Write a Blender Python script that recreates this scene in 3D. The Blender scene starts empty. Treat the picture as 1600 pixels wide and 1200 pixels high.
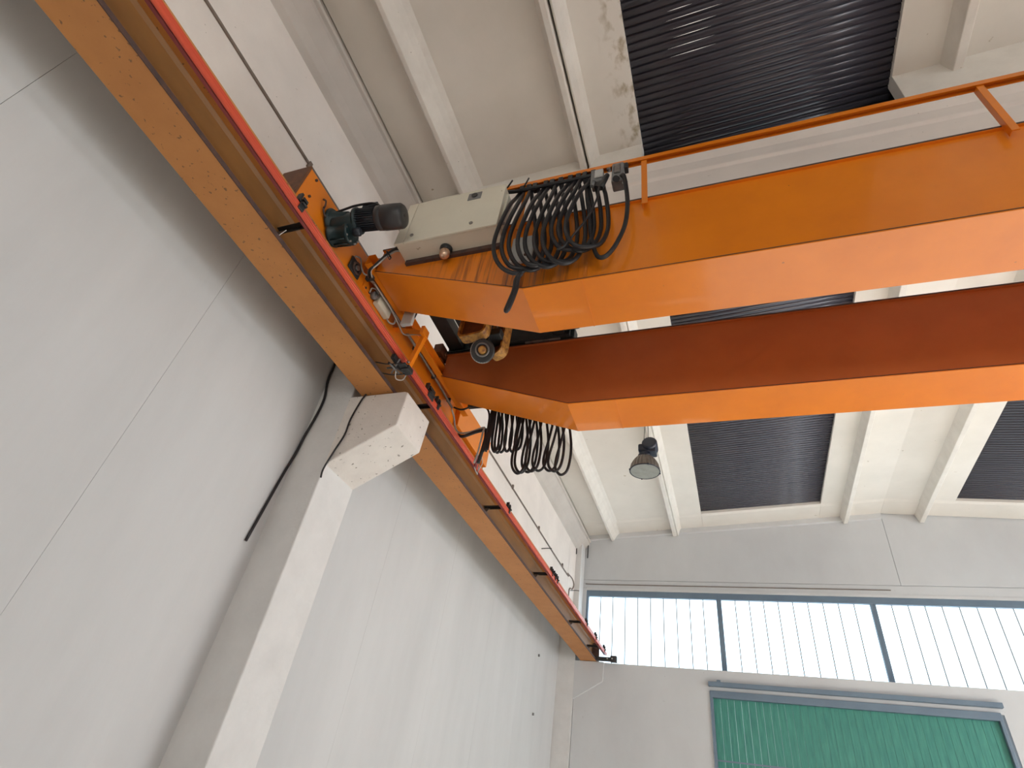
import bpy, bmesh, math, random
from mathutils import Vector, Matrix, noise

# ------------------------------------------------------------------ camera, light, exposure
C = bpy.context.scene.collection
sc = bpy.context.scene
FLOOR = -1.6                                # the camera is the origin, 1.6 m above the floor
cam_d = bpy.data.cameras.new('camera'); cam = bpy.data.objects.new('camera', cam_d); C.objects.link(cam)
cam_d.sensor_width = 36; cam_d.lens = 880.2255 / 1600 * 36; cam_d.clip_start = .05; cam_d.clip_end = 200
cam.matrix_world = Matrix(((0.93982444, 0.09562746, 0.32800214, 0),
                           (0.31323975, -0.62450437, -0.71545450, 0),
                           (0.13642168, 0.77514494, -0.61687879, 0), (0, 0, 0, 1)))
sc.camera = cam
sc.view_settings.view_transform = 'Standard'; sc.view_settings.look = 'None'
sc.view_settings.gamma = 1; sc.view_settings.use_curve_mapping = False
sc.view_settings.exposure = 0.0
SUN = 34.0
PANE_LIGHT = 2.0                            # daylight given off by the milky window panes
w = bpy.data.worlds.new('sky'); sc.world = w; w.use_nodes = True
w.node_tree.nodes['Background'].inputs[0].default_value = (.78, .9, 1, 1)
w.node_tree.nodes['Background'].inputs[1].default_value = 1.2
def area(name, loc, rot, sx, sy, power, col):
    d = bpy.data.lights.new(name, 'AREA'); d.shape = 'RECTANGLE'; d.size = sx; d.size_y = sy; d.energy = power; d.color = col
    o = bpy.data.objects.new(name, d); C.objects.link(o); o.location = loc; o.rotation_euler = rot; return o
# area lamps standing for daylight of the unseen rear door and right window band
area('door_daylight', (3.2, -7.85, 0.9), (math.radians(48), 0, 0), 8.0, 4.6, 580, (1, .95, .88))
area('window_daylight', (9.85, 5.0, 3.7), (0, math.radians(58), 0), 1.6, 15.0, 600, (.93, .97, 1))
area('loading_door_daylight', (9.85, 6.9, 0.6), (0, math.radians(50), 0), 4.0, 4.6, 500, (.95, .975, 1))  # lamp added at the unseen right-wall opening to brighten the floor
# low sun through an opening added in the right wall, falling on the floor in front of the rear beam
sd = bpy.data.lights.new('sun', 'SUN'); sd.energy = SUN; sd.angle = .009; sd.color = (1, .955, .88)
so_ = bpy.data.objects.new('sun', sd); C.objects.link(so_); so_.rotation_euler = Vector((1, .06, .452)).to_track_quat('Z', 'Y').to_euler()
sc.cycles.use_denoising = True
sc.cycles.max_bounces = 8; sc.cycles.diffuse_bounces = 5; sc.cycles.glossy_bounces = 3
sc.cycles.sample_clamp_indirect = 6; sc.cycles.caustics_reflective = False; sc.cycles.caustics_refractive = False

# ------------------------------------------------------------------ materials
def node(nt, t, **kw):
    n = nt.nodes.new(t)
    for k, v in kw.items(): setattr(n, k, v)
    return n
def mat(name, col, col2=None, rough=.6, metal=0, scale=3.0, lo=.35, hi=.7, bump=0.0, bscale=60, spec=.5, stretch=(1, 1, 1),
        spot=None, spot_scale=12, spot_lo=.68, spot_hi=.72, rough2=None, coat=0):
    m = bpy.data.materials.new(name); m.use_nodes = True; nt = m.node_tree; b = nt.nodes['Principled BSDF']; L = nt.links
    b.inputs['Roughness'].default_value = rough; b.inputs['Metallic'].default_value = metal
    b.inputs['Specular IOR Level'].default_value = spec
    b.inputs['Coat Weight'].default_value = coat
    tc = node(nt, 'ShaderNodeTexCoord'); mp = node(nt, 'ShaderNodeMapping'); mp.inputs['Scale'].default_value = stretch
    L.new(tc.outputs['Object'], mp.inputs['Vector'])
    src = None
    if col2 is not None:
        nz = node(nt, 'ShaderNodeTexNoise'); nz.inputs['Scale'].default_value = scale; nz.inputs['Detail'].default_value = 6
        nz.inputs['Roughness'].default_value = .6
        L.new(mp.outputs[0], nz.inputs['Vector'])
        r = node(nt, 'ShaderNodeValToRGB'); r.color_ramp.elements[0].position = lo; r.color_ramp.elements[1].position = hi
        r.color_ramp.elements[0].color = (*col, 1); r.color_ramp.elements[1].color = (*col2, 1)
        L.new(nz.outputs['Fac'], r.inputs[0]); src = r.outputs[0]
        if rough2 is not None:
            mr = node(nt, 'ShaderNodeMapRange'); mr.inputs['To Min'].default_value = rough; mr.inputs['To Max'].default_value = rough2
            L.new(nz.outputs['Fac'], mr.inputs[0]); L.new(mr.outputs[0], b.inputs['Roughness'])
    if spot is not None:
        n2 = node(nt, 'ShaderNodeTexNoise'); n2.inputs['Scale'].default_value = spot_scale; n2.inputs['Detail'].default_value = 3
        L.new(tc.outputs['Object'], n2.inputs['Vector'])
        r2 = node(nt, 'ShaderNodeValToRGB'); r2.color_ramp.elements[0].position = spot_lo; r2.color_ramp.elements[1].position = spot_hi
        r2.color_ramp.elements[0].color = (0, 0, 0, 1); r2.color_ramp.elements[1].color = (1, 1, 1, 1)
        L.new(n2.outputs['Fac'], r2.inputs[0])
        mx = node(nt, 'ShaderNodeMix', data_type='RGBA'); L.new(r2.outputs[0], mx.inputs[0])
        if src is None: mx.inputs[6].default_value = (*col, 1)
        else: L.new(src, mx.inputs[6])
        mx.inputs[7].default_value = (*spot, 1); src = mx.outputs[2]
    if src is None: b.inputs['Base Color'].default_value = (*col, 1)
    else: L.new(src, b.inputs['Base Color'])
    if bump:
        n3 = node(nt, 'ShaderNodeTexNoise'); n3.inputs['Scale'].default_value = bscale; n3.inputs['Detail'].default_value = 4
        L.new(mp.outputs[0], n3.inputs['Vector'])
        bp = node(nt, 'ShaderNodeBump'); bp.inputs['Strength'].default_value = bump; bp.inputs['Distance'].default_value = .01
        L.new(n3.outputs['Fac'], bp.inputs['Height']); L.new(bp.outputs[0], b.inputs['Normal'])
    return m
M = {}
M['wall'] = mat('white_painted_concrete_panel', (.60, .605, .605), (.55, .555, .555), .75, scale=1.2, bump=.12, bscale=25, stretch=(1, 1.6, .35), spec=.25)
M['wall_b'] = mat('cool_white_painted_wall', (.585, .60, .61), (.54, .55, .56), .75, scale=1.2, bump=.1, bscale=25, spec=.25, stretch=(1, 1, .6), spot=(.45, .45, .45), spot_scale=20, spot_lo=.72, spot_hi=.76)  # bluish window glow on the back wall put into its colour
M['wall_up'] = mat('warm_white_painted_concrete', (.84, .775, .72), (.76, .70, .65), .75, scale=1.6, bump=.1, bscale=30, spec=.25, spot=(.45, .40, .35), spot_scale=26, spot_lo=.73, spot_hi=.78)
M['slab'] = mat('white_painted_roof_slab', (.80, .755, .69), (.72, .68, .615), .7, scale=.9, bump=.1, bscale=18, spec=.25, spot=(.42, .36, .26), spot_scale=9, spot_lo=.74, spot_hi=.8)
M['gutter'] = mat('grey_cast_gutter_beam', (.60, .555, .51), (.52, .48, .44), .75, scale=1.5, bump=.1, bscale=20, spec=.25)  # gutter shade put into a greyer base than the wall paint
M['rib'] = mat('white_painted_rib', (.80, .76, .70), (.72, .68, .62), .7, scale=4, bump=.2, bscale=30, spec=.25, spot=(.3, .26, .22), spot_scale=40, spot_lo=.74, spot_hi=.78)
M['concrete'] = mat('pitted_white_concrete', (.74, .70, .655), (.67, .63, .59), .8, scale=5, bump=.3, bscale=50, spec=.2, spot=(.30, .27, .24), spot_scale=26, spot_lo=.665, spot_hi=.69)
M['concrete_plain'] = mat('white_painted_column_face', (.68, .675, .665), (.62, .615, .605), .8, scale=4, bump=.2, bscale=40, spec=.2)
M['floor'] = mat('pale_concrete_floor', (.62, .59, .55), (.55, .525, .49), .55, scale=.8, bump=.05)
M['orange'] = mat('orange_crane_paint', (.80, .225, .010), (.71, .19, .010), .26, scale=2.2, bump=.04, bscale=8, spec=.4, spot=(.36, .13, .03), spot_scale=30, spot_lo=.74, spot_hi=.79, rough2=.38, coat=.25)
M['orange_dark'] = mat('brownish_orange_paint', (.52, .145, .034), (.45, .12, .028), .45, scale=2, bump=.04, bscale=8, spec=.4, rough2=.58)  # rear beam's shadow put into a browner copy of the orange
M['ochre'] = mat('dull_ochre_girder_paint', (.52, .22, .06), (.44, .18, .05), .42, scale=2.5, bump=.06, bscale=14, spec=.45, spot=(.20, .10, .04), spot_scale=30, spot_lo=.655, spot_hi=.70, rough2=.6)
M['ochre_dark'] = mat('stained_girder_web_paint', (.27, .125, .035), (.18, .09, .032), .45, scale=3, bump=.05, bscale=10, spec=.45, stretch=(1, .4, 1), rough2=.6)  # girder web and welds darker than the flanges
M['rust'] = mat('rusty_flange_edge', (.10, .05, .035), (.05, .035, .035), .8, scale=20, bump=.4)
M['red'] = mat('red_conductor_cover', (.64, .10, .045), (.58, .08, .045), .27, scale=2, spec=.5, stretch=(1, .3, 1))
M['red_dark'] = mat('dusty_red_plastic', (.30, .055, .05), (.22, .04, .04), .5, scale=3)
M['black'] = mat('black_rubber', (.013, .012, .014), (.022, .021, .023), .45, scale=6, spec=.4)
M['blackmetal'] = mat('black_metal', (.02, .022, .024), (.035, .035, .035), .45, scale=8)
M['dgreen'] = mat('dark_green_machine_paint', (.006, .020, .024), (.012, .032, .036), .4, scale=10, bump=.1, spec=.5, spot=(.12, .10, .08), spot_scale=30, spot_lo=.7, spot_hi=.76)
M['motor'] = mat('dark_blue_grey_motor_paint', (.018, .024, .034), (.03, .035, .045), .42, scale=8, spec=.5)
M['fan'] = mat('dark_grey_fan_cowl', (.026, .026, .029), (.036, .035, .037), .42, scale=5, spec=.5)
M['beige'] = mat('beige_cabinet_paint', (.72, .68, .56), (.66, .62, .51), .45, scale=3, spec=.4, spot=(.36, .31, .2), spot_scale=22, spot_lo=.72, spot_hi=.78)
M['grey'] = mat('grey_plastic', (.22, .22, .22), (.16, .16, .16), .5, scale=8)
M['lgrey'] = mat('light_grey_plastic', (.50, .50, .48), (.42, .42, .40), .5, scale=8)
M['steel'] = mat('worn_steel', (.35, .33, .31), (.2, .18, .17), .4, .8, scale=14)
M['rustyel'] = mat('rusty_yellow_paint', (.52, .27, .05), (.22, .09, .03), .55, scale=22, lo=.42, hi=.62, bump=.2)
M['rustbrown'] = mat('rusty_brown_plate', (.17, .065, .025), (.10, .04, .02), .6, scale=14)
M['conduit'] = mat('grey_brown_conduit', (.20, .15, .12), (.14, .11, .09), .5, scale=10)
M['whitecable'] = mat('pale_grey_cable', (.45, .43, .40), (.36, .34, .32), .5, scale=10)
M['frame'] = mat('blue_grey_window_frame', (.15, .21, .27), (.13, .18, .24), .45, scale=3)
M['sheet'] = mat('black_corrugated_sheet', (.050, .047, .062), rough=.24, spec=.6)
M['green'] = mat('green_door_curtain', (.035, .19, .165), (.07, .30, .23), .4, scale=5, stretch=(6, 1, .5))
M['amber'] = mat('amber_lens', (.55, .33, .20), (.8, .6, .45), .12, .6, scale=30)
M['lampglass'] = mat('dusty_lamp_glass', (.34, .37, .35), (.28, .30, .28), .18, scale=10, spec=.8)
M['lampbell'] = mat('smoky_ribbed_lampshade', (.14, .12, .10), (.24, .20, .165), .35, scale=3, stretch=(10, 10, .6))
M['lampblack'] = mat('dark_blue_black_ballast', (.02, .026, .045), (.03, .036, .055), .4, scale=6)
M['gap'] = mat('dark_joint', (.03, .027, .025), rough=.9)
def streaked(name, base, streak, kind='run'):
    m = M[base].copy(); m.name = name; nt = m.node_tree; L = nt.links; b = nt.nodes['Principled BSDF']
    src = b.inputs['Base Color'].links[0].from_socket
    tc = node(nt, 'ShaderNodeTexCoord'); mp = node(nt, 'ShaderNodeMapping'); mp.inputs['Scale'].default_value = (38, 1, 1.6) if kind == 'run' else (11, 7, 7); L.new(tc.outputs['Object'], mp.inputs[0])
    nz = node(nt, 'ShaderNodeTexNoise'); nz.inputs['Scale'].default_value = 1; nz.inputs['Detail'].default_value = 5; L.new(mp.outputs[0], nz.inputs['Vector'])
    sx = node(nt, 'ShaderNodeSeparateXYZ'); L.new(tc.outputs['Object'], sx.inputs[0])
    A_, D_ = ((-2.2, -1.5), (-.6, -1.1)) if kind == 'run' else ((-.72, -.50), (-.40, -.44))
    a = node(nt, 'ShaderNodeMapRange'); a.inputs[1].default_value = A_[0]; a.inputs[2].default_value = A_[1]; L.new(sx.outputs[0], a.inputs[0])
    d = node(nt, 'ShaderNodeMapRange'); d.inputs[1].default_value = D_[0]; d.inputs[2].default_value = D_[1]; L.new(sx.outputs[0], d.inputs[0])
    k = node(nt, 'ShaderNodeMath', operation='MULTIPLY'); L.new(a.outputs[0], k.inputs[0]); L.new(d.outputs[0], k.inputs[1])
    r = node(nt, 'ShaderNodeMapRange'); r.inputs[1].default_value = .5; r.inputs[2].default_value = .68; L.new(nz.outputs['Fac'], r.inputs[0])
    k2 = node(nt, 'ShaderNodeMath', operation='MULTIPLY'); L.new(k.outputs[0], k2.inputs[0]); L.new(r.outputs[0], k2.inputs[1])
    mx = node(nt, 'ShaderNodeMix', data_type='RGBA'); L.new(k2.outputs[0], mx.inputs[0]); L.new(src, mx.inputs[6]); mx.inputs[7].default_value = (*streak, 1)
    L.new(mx.outputs[2], b.inputs['Base Color']); return m
M['orange_web'] = streaked('orange_web_with_rust_streaks', 'orange', (.20, .05, .012))
M['slab_stained'] = streaked('roof_slab_with_mould_at_the_edge', 'slab', (.40, .33, .22), 'mould')
def pane_mat(strength, name, col):
    m = bpy.data.materials.new(name); m.use_nodes = True; b = m.node_tree.nodes['Principled BSDF']
    b.inputs['Base Color'].default_value = (.8, .85, .88, 1); b.inputs['Roughness'].default_value = .25
    b.inputs['Emission Color'].default_value = (*col, 1); b.inputs['Emission Strength'].default_value = strength
    return m
M['gap_light'] = pane_mat(.75, 'warm_daylight_in_gap', (1, .88, .80))  # glow imitating glints on the dark sheets
M['pane'] = pane_mat(PANE_LIGHT, 'milky_daylit_glass', (.66, .86, 1))

# ------------------------------------------------------------------ mesh helpers
class MB:
    def __init__(s): s.bm = bmesh.new()
    def box(s, x0, x1, y0, y1, z0, z1, mtx=None):
        v = [s.bm.verts.new((x, y, z)) for x in (x0, x1) for y in (y0, y1) for z in (z0, z1)]
        for f in ((0, 1, 3, 2), (4, 6, 7, 5), (0, 4, 5, 1), (2, 3, 7, 6), (0, 2, 6, 4), (1, 5, 7, 3)): s.bm.faces.new([v[i] for i in f])
        if mtx is not None:
            for q in v: q.co = mtx @ q.co
        return s
    def hexa(s, a, b):                       # two quads, matching corners
        v = [s.bm.verts.new(p) for p in a] + [s.bm.verts.new(p) for p in b]; n = len(a)
        s.bm.faces.new(v[:n][::-1]); s.bm.faces.new(v[n:])
        for i in range(n): s.bm.faces.new([v[i], v[(i + 1) % n], v[n + (i + 1) % n], v[n + i]])
        return s
    def prism_y(s, pts, y0, y1): return s.hexa([(x, y0, z) for x, z in pts], [(x, y1, z) for x, z in pts])
    def prism_x(s, pts, x0, x1): return s.hexa([(x0, y, z) for y, z in pts], [(x1, y, z) for y, z in pts])
    def rings(s, rs, cap=True):
        vv = [[s.bm.verts.new(p) for p in r] for r in rs]; n = len(vv[0])
        for a, b in zip(vv, vv[1:]):
            for i in range(n): s.bm.faces.new([a[i], a[(i + 1) % n], b[(i + 1) % n], b[i]]).smooth = True
        if cap: s.bm.faces.new(vv[0][::-1]); s.bm.faces.new(vv[-1])
        return s
    def lathe(s, prof, p0, p1, seg=20, cap=True):   # prof: (t along the axis in metres from p0, radius)
        p0 = Vector(p0); d = (Vector(p1) - p0).normalized(); u = d.orthogonal().normalized(); v = d.cross(u)
        return s.rings([[p0 + d * t + (u * math.cos(a) + v * math.sin(a)) * r for a in [2 * math.pi * i / seg for i in range(seg)]] for t, r in prof], cap)
    def cyl(s, p0, p1, r, r2=None, seg=16):
        L = (Vector(p1) - Vector(p0)).length
        return s.lathe([(0, r), (L, r if r2 is None else r2)], p0, p1, seg)
    def tube(s, pts, r, seg=8, sub=5, smooth=True):
        P = [Vector(p) for p in pts]
        if smooth and len(P) > 2:
            Q = []
            for i in range(len(P) - 1):
                a, b, c, d = P[max(i - 1, 0)], P[i], P[i + 1], P[min(i + 2, len(P) - 1)]
                for k in range(sub):
                    t = k / sub
                    Q.append(.5 * ((2 * b) + (c - a) * t + (2 * a - 5 * b + 4 * c - d) * t * t + (3 * b - a - 3 * c + d) * t ** 3))
            Q.append(P[-1]); P = Q
        rs = []; u = None
        for i, p in enumerate(P):
            d = (P[min(i + 1, len(P) - 1)] - P[max(i - 1, 0)]).normalized()
            u = d.orthogonal().normalized() if u is None else (u - d * u.dot(d)).normalized()
            v = d.cross(u)
            rs.append([p + (u * math.cos(a) + v * math.sin(a)) * r for a in [2 * math.pi * k / seg for k in range(seg)]])
        return s.rings(rs)
    def torus(s, c, n, R, r, a0=0, a1=360, seg=20, s2=8):
        c = Vector(c); n = Vector(n).normalized(); u = n.orthogonal().normalized(); v = n.cross(u)
        k = seg if a1 - a0 >= 360 else seg + 1
        pts = [c + (u * math.cos(t) + v * math.sin(t)) * R for t in [math.radians(a0 + (a1 - a0) * i / seg) for i in range(seg + 1)]]
        return s.tube(pts, r, s2, smooth=False)
    def build(s, name, material, parent=None, bevel=0, shade=False):
        bmesh.ops.recalc_face_normals(s.bm, faces=s.bm.faces)
        me = bpy.data.meshes.new(name); s.bm.to_mesh(me); s.bm.free()
        me.materials.append(M[material]); o = bpy.data.objects.new(name, me); C.objects.link(o)
        if shade:
            for p in me.polygons: p.use_smooth = True
        if bevel:
            b = o.modifiers.new('bevel', 'BEVEL'); b.width = bevel; b.segments = 2; b.limit_method = 'ANGLE'
        if parent is not None: put(o, parent)
        return o
def put(o, parent):
    o.parent = parent; o.matrix_parent_inverse = Matrix.Identity(4)
    q = parent; off = Vector((0, 0, 0))
    while q is not None: off += Vector(q.location); q = q.parent
    o.location = -off + Vector(o.location) if o.type == 'MESH' and not o.get('rel') else o.location
def tag(o, label, cat, group=None):
    o['label'] = label; o['category'] = cat
    if group: o['group'] = group
    return o
def thing(name, loc, label, cat, group=None):
    o = bpy.data.objects.new(name, None); C.objects.link(o); o.location = loc; o.empty_display_size = .1
    return tag(o, label, cat, group)
def struct(name, mb, m, bevel=0, parent=None):
    o = mb.build(name, m, parent, bevel)
    if parent is None: o['kind'] = 'structure'
    return o
def dup(o, parent, dx=0, dy=0, dz=0):
    c = o.copy(); C.objects.link(c); c.parent = parent; c.location = Vector(o.location) + Vector((dx, dy, dz)); return c
def rbox(c, dirx, size):                     # box centred at c, its local x turned along dirx
    d = Vector(dirx).normalized(); up = Vector((0, 0, 1)); y = up.cross(d).normalized(); z = d.cross(y)
    return Matrix.Translation(c) @ Matrix((d, y, z)).transposed().to_4x4(), [v / 2 for v in size]
def obox(mb, c, dirx, size):
    m, h = rbox(c, dirx, size); mb.box(-h[0], h[0], -h[1], h[1], -h[2], h[2], m); return mb

# ------------------------------------------------------------------ the hall
XC = 3.2                                     # the hall is mirrored about this ridge line
def zs(x): return 5.95 + .073 * (XC + 3.14 - abs(x - XC))   # underside of the roof slabs
struct('floor', MB().box(-3.9, 10.3, -8.2, 13.2, FLOOR - .2, FLOOR), 'floor')

wl = struct('wall_left', MB().box(-3.8, -3.60, -8.2, 13.1, FLOOR, 3.75), 'gap')
ys = [-8.0, -4.5, -2.88, -1.25, .38, 2.01, 3.64, 5.27, 6.90, 8.53, 10.16, 11.79, 12.54]
for a, b in zip(ys, ys[1:]):
    MB().box(-3.62, -3.57, a + .001, b - .001, FLOOR, 3.7).build('wall_panel', 'wall', wl)
for a, b in ((-8.0, -5.9), (-5.9, 3.43), (3.9, 11.95), (11.955, 12.55)):
    MB().box(-3.8, -3.33, a + .003, b - .003, 3.52, 5.60).build('upper_panel', 'wall_up', wl, .004)
# gutter beam profile under the eaves
g = struct('trim_1', MB().prism_y([(-3.9, 5.43), (-3.33, 5.43), (-3.265, 5.47), (-3.215, 5.56), (-3.115, 5.68), (-3.105, 5.715), (-3.125, 5.725), (-3.115, 5.745), (-3.085, 5.755), (-3.075, 5.78),
                          (-3.145, 5.94), (-3.155, 6.5), (-3.9, 6.5)], -8.0, 12.9), 'gutter')
struct('trim_2', MB().prism_y([(10.3, 5.46), (9.73, 5.46), (9.6, 5.8), (9.555, 5.955), (9.555, 6.5), (10.3, 6.5)], -8.0, 12.9), 'slab')
struct('wall_right', MB().box(9.97, 10.3, -8.2, 4.9, FLOOR, 2.9).box(9.97, 10.3, 8.9, 13.1, FLOOR, 2.9).box(9.97, 10.3, -8.2, 13.1, 4.5, 6.6), 'wall')  # unseen opening between the lower boxes added to let the sun in
struct('wall_front', MB().box(-3.8, -.9, -8.3, -8.0, FLOOR, 6.7).box(7.3, 10.3, -8.3, -8.0, FLOOR, 6.7).box(-.9, 7.3, -8.3, -8.0, 3.3, 6.7), 'wall')

# columns with corbels
def column(y0, y1, top, mirror, cm):
    X = (lambda x: 2 * XC - x) if mirror else (lambda x: x)
    c = MB().box(min(X(-3.6), X(-3.2)), max(X(-3.6), X(-3.2)), y0, y1, FLOOR, top).build('column', 'concrete_plain', None, .012)
    c['kind'] = 'structure'
    MB().prism_y([(X(-3.22), 2.25), (X(-2.60), 2.63), (X(-2.585), 2.985), (X(-2.62), 3.0), (X(-3.22), 3.0)], y0, y1).build('corbel', cm, c, .012)
    return c
col1 = column(3.43, 3.90, 5.2, False, 'concrete')
col2 = column(12.55, 12.9, 6.0, False, 'wall_b')
column(3.43, 3.90, 5.2, True, 'concrete'); column(12.55, 12.9, 6.0, True, 'wall')
# transverse roof beam on the columns
struct('trim_3', MB().prism_x([(3.29, 5.80), (3.29, 5.77), (3.345, 5.67), (3.345, 5.53), (3.37, 5.50), (3.37, 5.06), (3.86, 5.06), (3.88, 5.66), (3.96, 5.77), (3.96, 5.80)], -3.3, 9.7), 'wall_up', .006)

# roof: slabs with ribs, corrugated strips between them
ce = struct('ceiling', MB().box(-3.9, 10.3, -8.2, 13.2, 6.72, 6.9), 'gap')
T = .32
def slab(xs, y0, y1, name='roof_slab', m='slab'):
    low = [(x, zs(x) + dz) for x, dz in xs]
    low = low + [(xs[-1][0], zs(xs[-1][0]) + T * .5), (xs[0][0], zs(xs[0][0]) + T * .5)]
    MB().prism_y(low, y0, y1).build(name, m, ce, .004)
def ledge(x0, x1):
    for y0, y1 in ((3.275, 3.42), (3.84, 3.975)): MB().hexa([(x0, y0, 5.80), (x0, y1, 5.80), (x0, y1, zs(x0) + .3), (x0, y0, zs(x0) + .3)], [(x1, y0, 5.80), (x1, y1, 5.80), (x1, y1, zs(x1) + .3), (x1, y0, zs(x1) + .3)]).build('slab_bearing', 'rib', ce, .006)
for x0, x1 in ((-3.135, -1.05), (-1.03, -.44), (2.0, 4.4), (6.84, 9.53)): ledge(x0, x1)
def rib(pts, y0, y1): MB().prism_y(pts, y0, y1).build('rib', 'rib', ce, .008)
def R(x, dz): return (x, zs(x) + dz)
for y0, y1 in ((-8.0, 3.28), (3.97, 12.88)):
    slab([(-3.135, 0), (-1.05, 0)], y0, y1)
    slab([(-1.03, 0), (-.44, 0)], y0, y1, m='slab_stained' if y0 < 0 else 'slab')
    rib([R(-2.68, .02), R(-2.60, -.06), R(-2.565, -.205), R(-2.515, -.207), R(-2.44, -.09), R(-2.39, -.035), R(-2.30, .02)], y0, y1)
    e = 0 if y0 < 0 else .0185
    rib([R(-1.22, .02), R(-1.15, -.05), R(-1.126, -.205), R(-1.072, -.207), R(-1.052 + e, -.20), R(-1.050 + e, .02)], y0, y1)
    rib([R(-1.030, .02), R(-1.030, -.19), R(-1.018, -.20), R(-1.005, -.20), R(-.965, -.07), R(-.94, -.03), R(-.90, .02)], y0, y1)
    slab([(2.0, 0), (3.2, 0), (4.4, 0)], y0, y1)
    slab([(6.84, 0), (7.43, 0)], y0, y1); slab([(7.45, 0), (9.535, 0)], y0, y1)
    for a in (2.5, 3.9, 7.43, 8.9): rib([R(a - .1, .02), R(a - .04, -.2), R(a + .04, -.2), R(a + .1, .02)], y0, y1)
    MB().box(-3.135, 9.5, y0, y0 + .01, 6.25, 6.7).build('end_strip', 'slab', ce)
# thickened slab end by the back wall
def along(mb, x0, x1, prof): return mb.hexa([(x0, y, zs(x0) + dz) for y, dz in prof], [(x1, y, zs(x1) + dz) for y, dz in prof])
for x0, x1 in ((-3.13, -1.05), (-1.03, -.44), (-.438, 2.0), (2.0, 3.2), (3.2, 9.5)):
    along(MB(), x0, x1, [(12.25, .0), (12.33, -.02), (12.88, -.025), (12.88, .3), (12.25, .3)]).build('slab_haunch', 'slab', ce, .006)
# corrugated sheets
PITCH = .0756
def sheet(y0, n, x0, x1):
    bm = MB(); rows = []
    for k in range(n):
        y = y0 + k * PITCH
        for dy, dz in ((0, 0), (.003, -.002), (.007, -.014), (.010, -.017), (.036, -.0185), (.062, -.017), (.065, -.014), (.069, -.002), (.072, 0)): rows.append((y + dy, dz))
    rows.append((y0 + n * PITCH, 0)); rows.append((y0 + n * PITCH + .008, -.015))
    v = [[bm.bm.verts.new((x, y, zs(x) + .075 + dz)) for y, dz in rows] for x in (x0, x1)]
    for i in range(len(rows) - 1): bm.bm.faces.new([v[0][i], v[1][i], v[1][i + 1], v[0][i + 1]])
    o = bm.build('corrugated_sheet', 'sheet', ce, 0, True)
    so = o.modifiers.new('thickness', 'SOLIDIFY'); so.thickness = .0015; so.offset = 1
    return o
for x0, x1 in ((-.47, 2.03), (4.37, 6.87)):
    for y0, y1 in ((-6.0, 3.62), (3.62, 12.26)):
        y = y1; 
        while y > y0:
            n = min(12, max(1, int((y - y0) / PITCH))); y -= n * PITCH
            sheet(y, n, x0, x1)
            if y - y0 < PITCH: break

# back wall: panels round the window band and the door
wb = struct('wall_back', MB().box(-3.8, -3.14, 13.0, 13.2, FLOOR, 6.7).box(-3.14, 9.5, 13.0, 13.2, 4.68, 6.7).box(9.5, 10.3, 13.0, 13.2, FLOOR, 6.7).box(-3.14, -.52, 13.0, 13.2, FLOOR, 3.04).box(4.0, 9.5, 13.0, 13.2, FLOOR, 3.04).box(-.52, 4.0, 13.0, 13.2, 2.64, 3.04), 'gap')
def bp(n, x0, x1, z0, z1, m='wall_b', y=12.9): return MB().box(x0, x1, y, 13.02, z0, z1).build(n, m, wb, .006)
bp('upper_panel', -3.6, 3.2, 4.845, 6.6); bp('upper_panel', 3.205, 9.97, 4.845, 6.6)
bp('lintel_panel', -3.6, 9.97, 4.655, 4.838)
MB().prism_y([(-3.19, FLOOR), (-.55, FLOOR), (-.55, 2.60), (4.05, 2.60), (4.05, FLOOR), (9.97, FLOOR), (9.97, 2.985), (-3.19, 2.985)], 12.565, 13.02).build('lower_panel', 'wall_b', wb)
bp('side_panel', -3.6, -3.12, 3.062, 4.653); bp('side_panel', 9.45, 9.97, 3.062, 4.653)
along(MB(), -3.2, 3.2, [(12.86, .0), (12.86, -.13), (12.905, -.15), (12.905, 0)]).build('wall_plate', 'wall', wb, .004)
MB().box(-3.12, 9.45, 12.885, 13.0, 4.60, 4.655).build('reveal_strip', 'wall', wb, .003)

# windows of upright milky glass planks
def window(n, x0, x1, z0, z1, pitch, y=12.96, axis='x'):
    def bx(mb, a, b, d0, d1, c, d):
        return mb.box(a, b, y + d0, y + d1, c, d) if axis == 'x' else mb.box(y - d1, y - d0, a, b, c, d)
    f = MB(); bx(f, x0, x1, -.05, .06, z1 - .13, z1); bx(f, x0, x0 + .05, -.05, .06, z0, z1 - .13); bx(f, x1 - .045, x1, -.05, .06, z0, z1 - .13); bx(f, x0, x1, -.01, .06, z0, z0 + .02)
    o = struct('window_%d' % n, f, 'frame', .004)
    k = max(1, round((x1 - x0 - .095) / pitch)); p = (x1 - x0 - .095) / k; first = None
    for i in range(k):
        a = x0 + .05 + i * p
        q = bx(MB(), a + .004, a + p - .004, .01, .03, z0 + .02, z1 - .13)
        q.build('glass_pane', 'pane', o, .002)
    q = MB()
    for i in range(1, k):
        a = x0 + .05 + i * p; bx(q, a - .008, a + .008, -.002, .035, z0 + .02, z1 - .13)
    q.build('glazing_joint', 'grey', o)
    return o
xs = [-3.12, -.245, 2.63, 5.5, 8.4]
for i in range(4): window(i + 1, xs[i], xs[i + 1], 2.99, 4.60, .287)
window(5, 8.4, 9.45, 2.99, 4.60, .287)
for i in range(5): window(6 + i, -7.0 + i * 3.7, -7.0 + i * 3.7 + 3.6, 2.92, 4.48, .36, y=10.1, axis='y')
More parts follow.
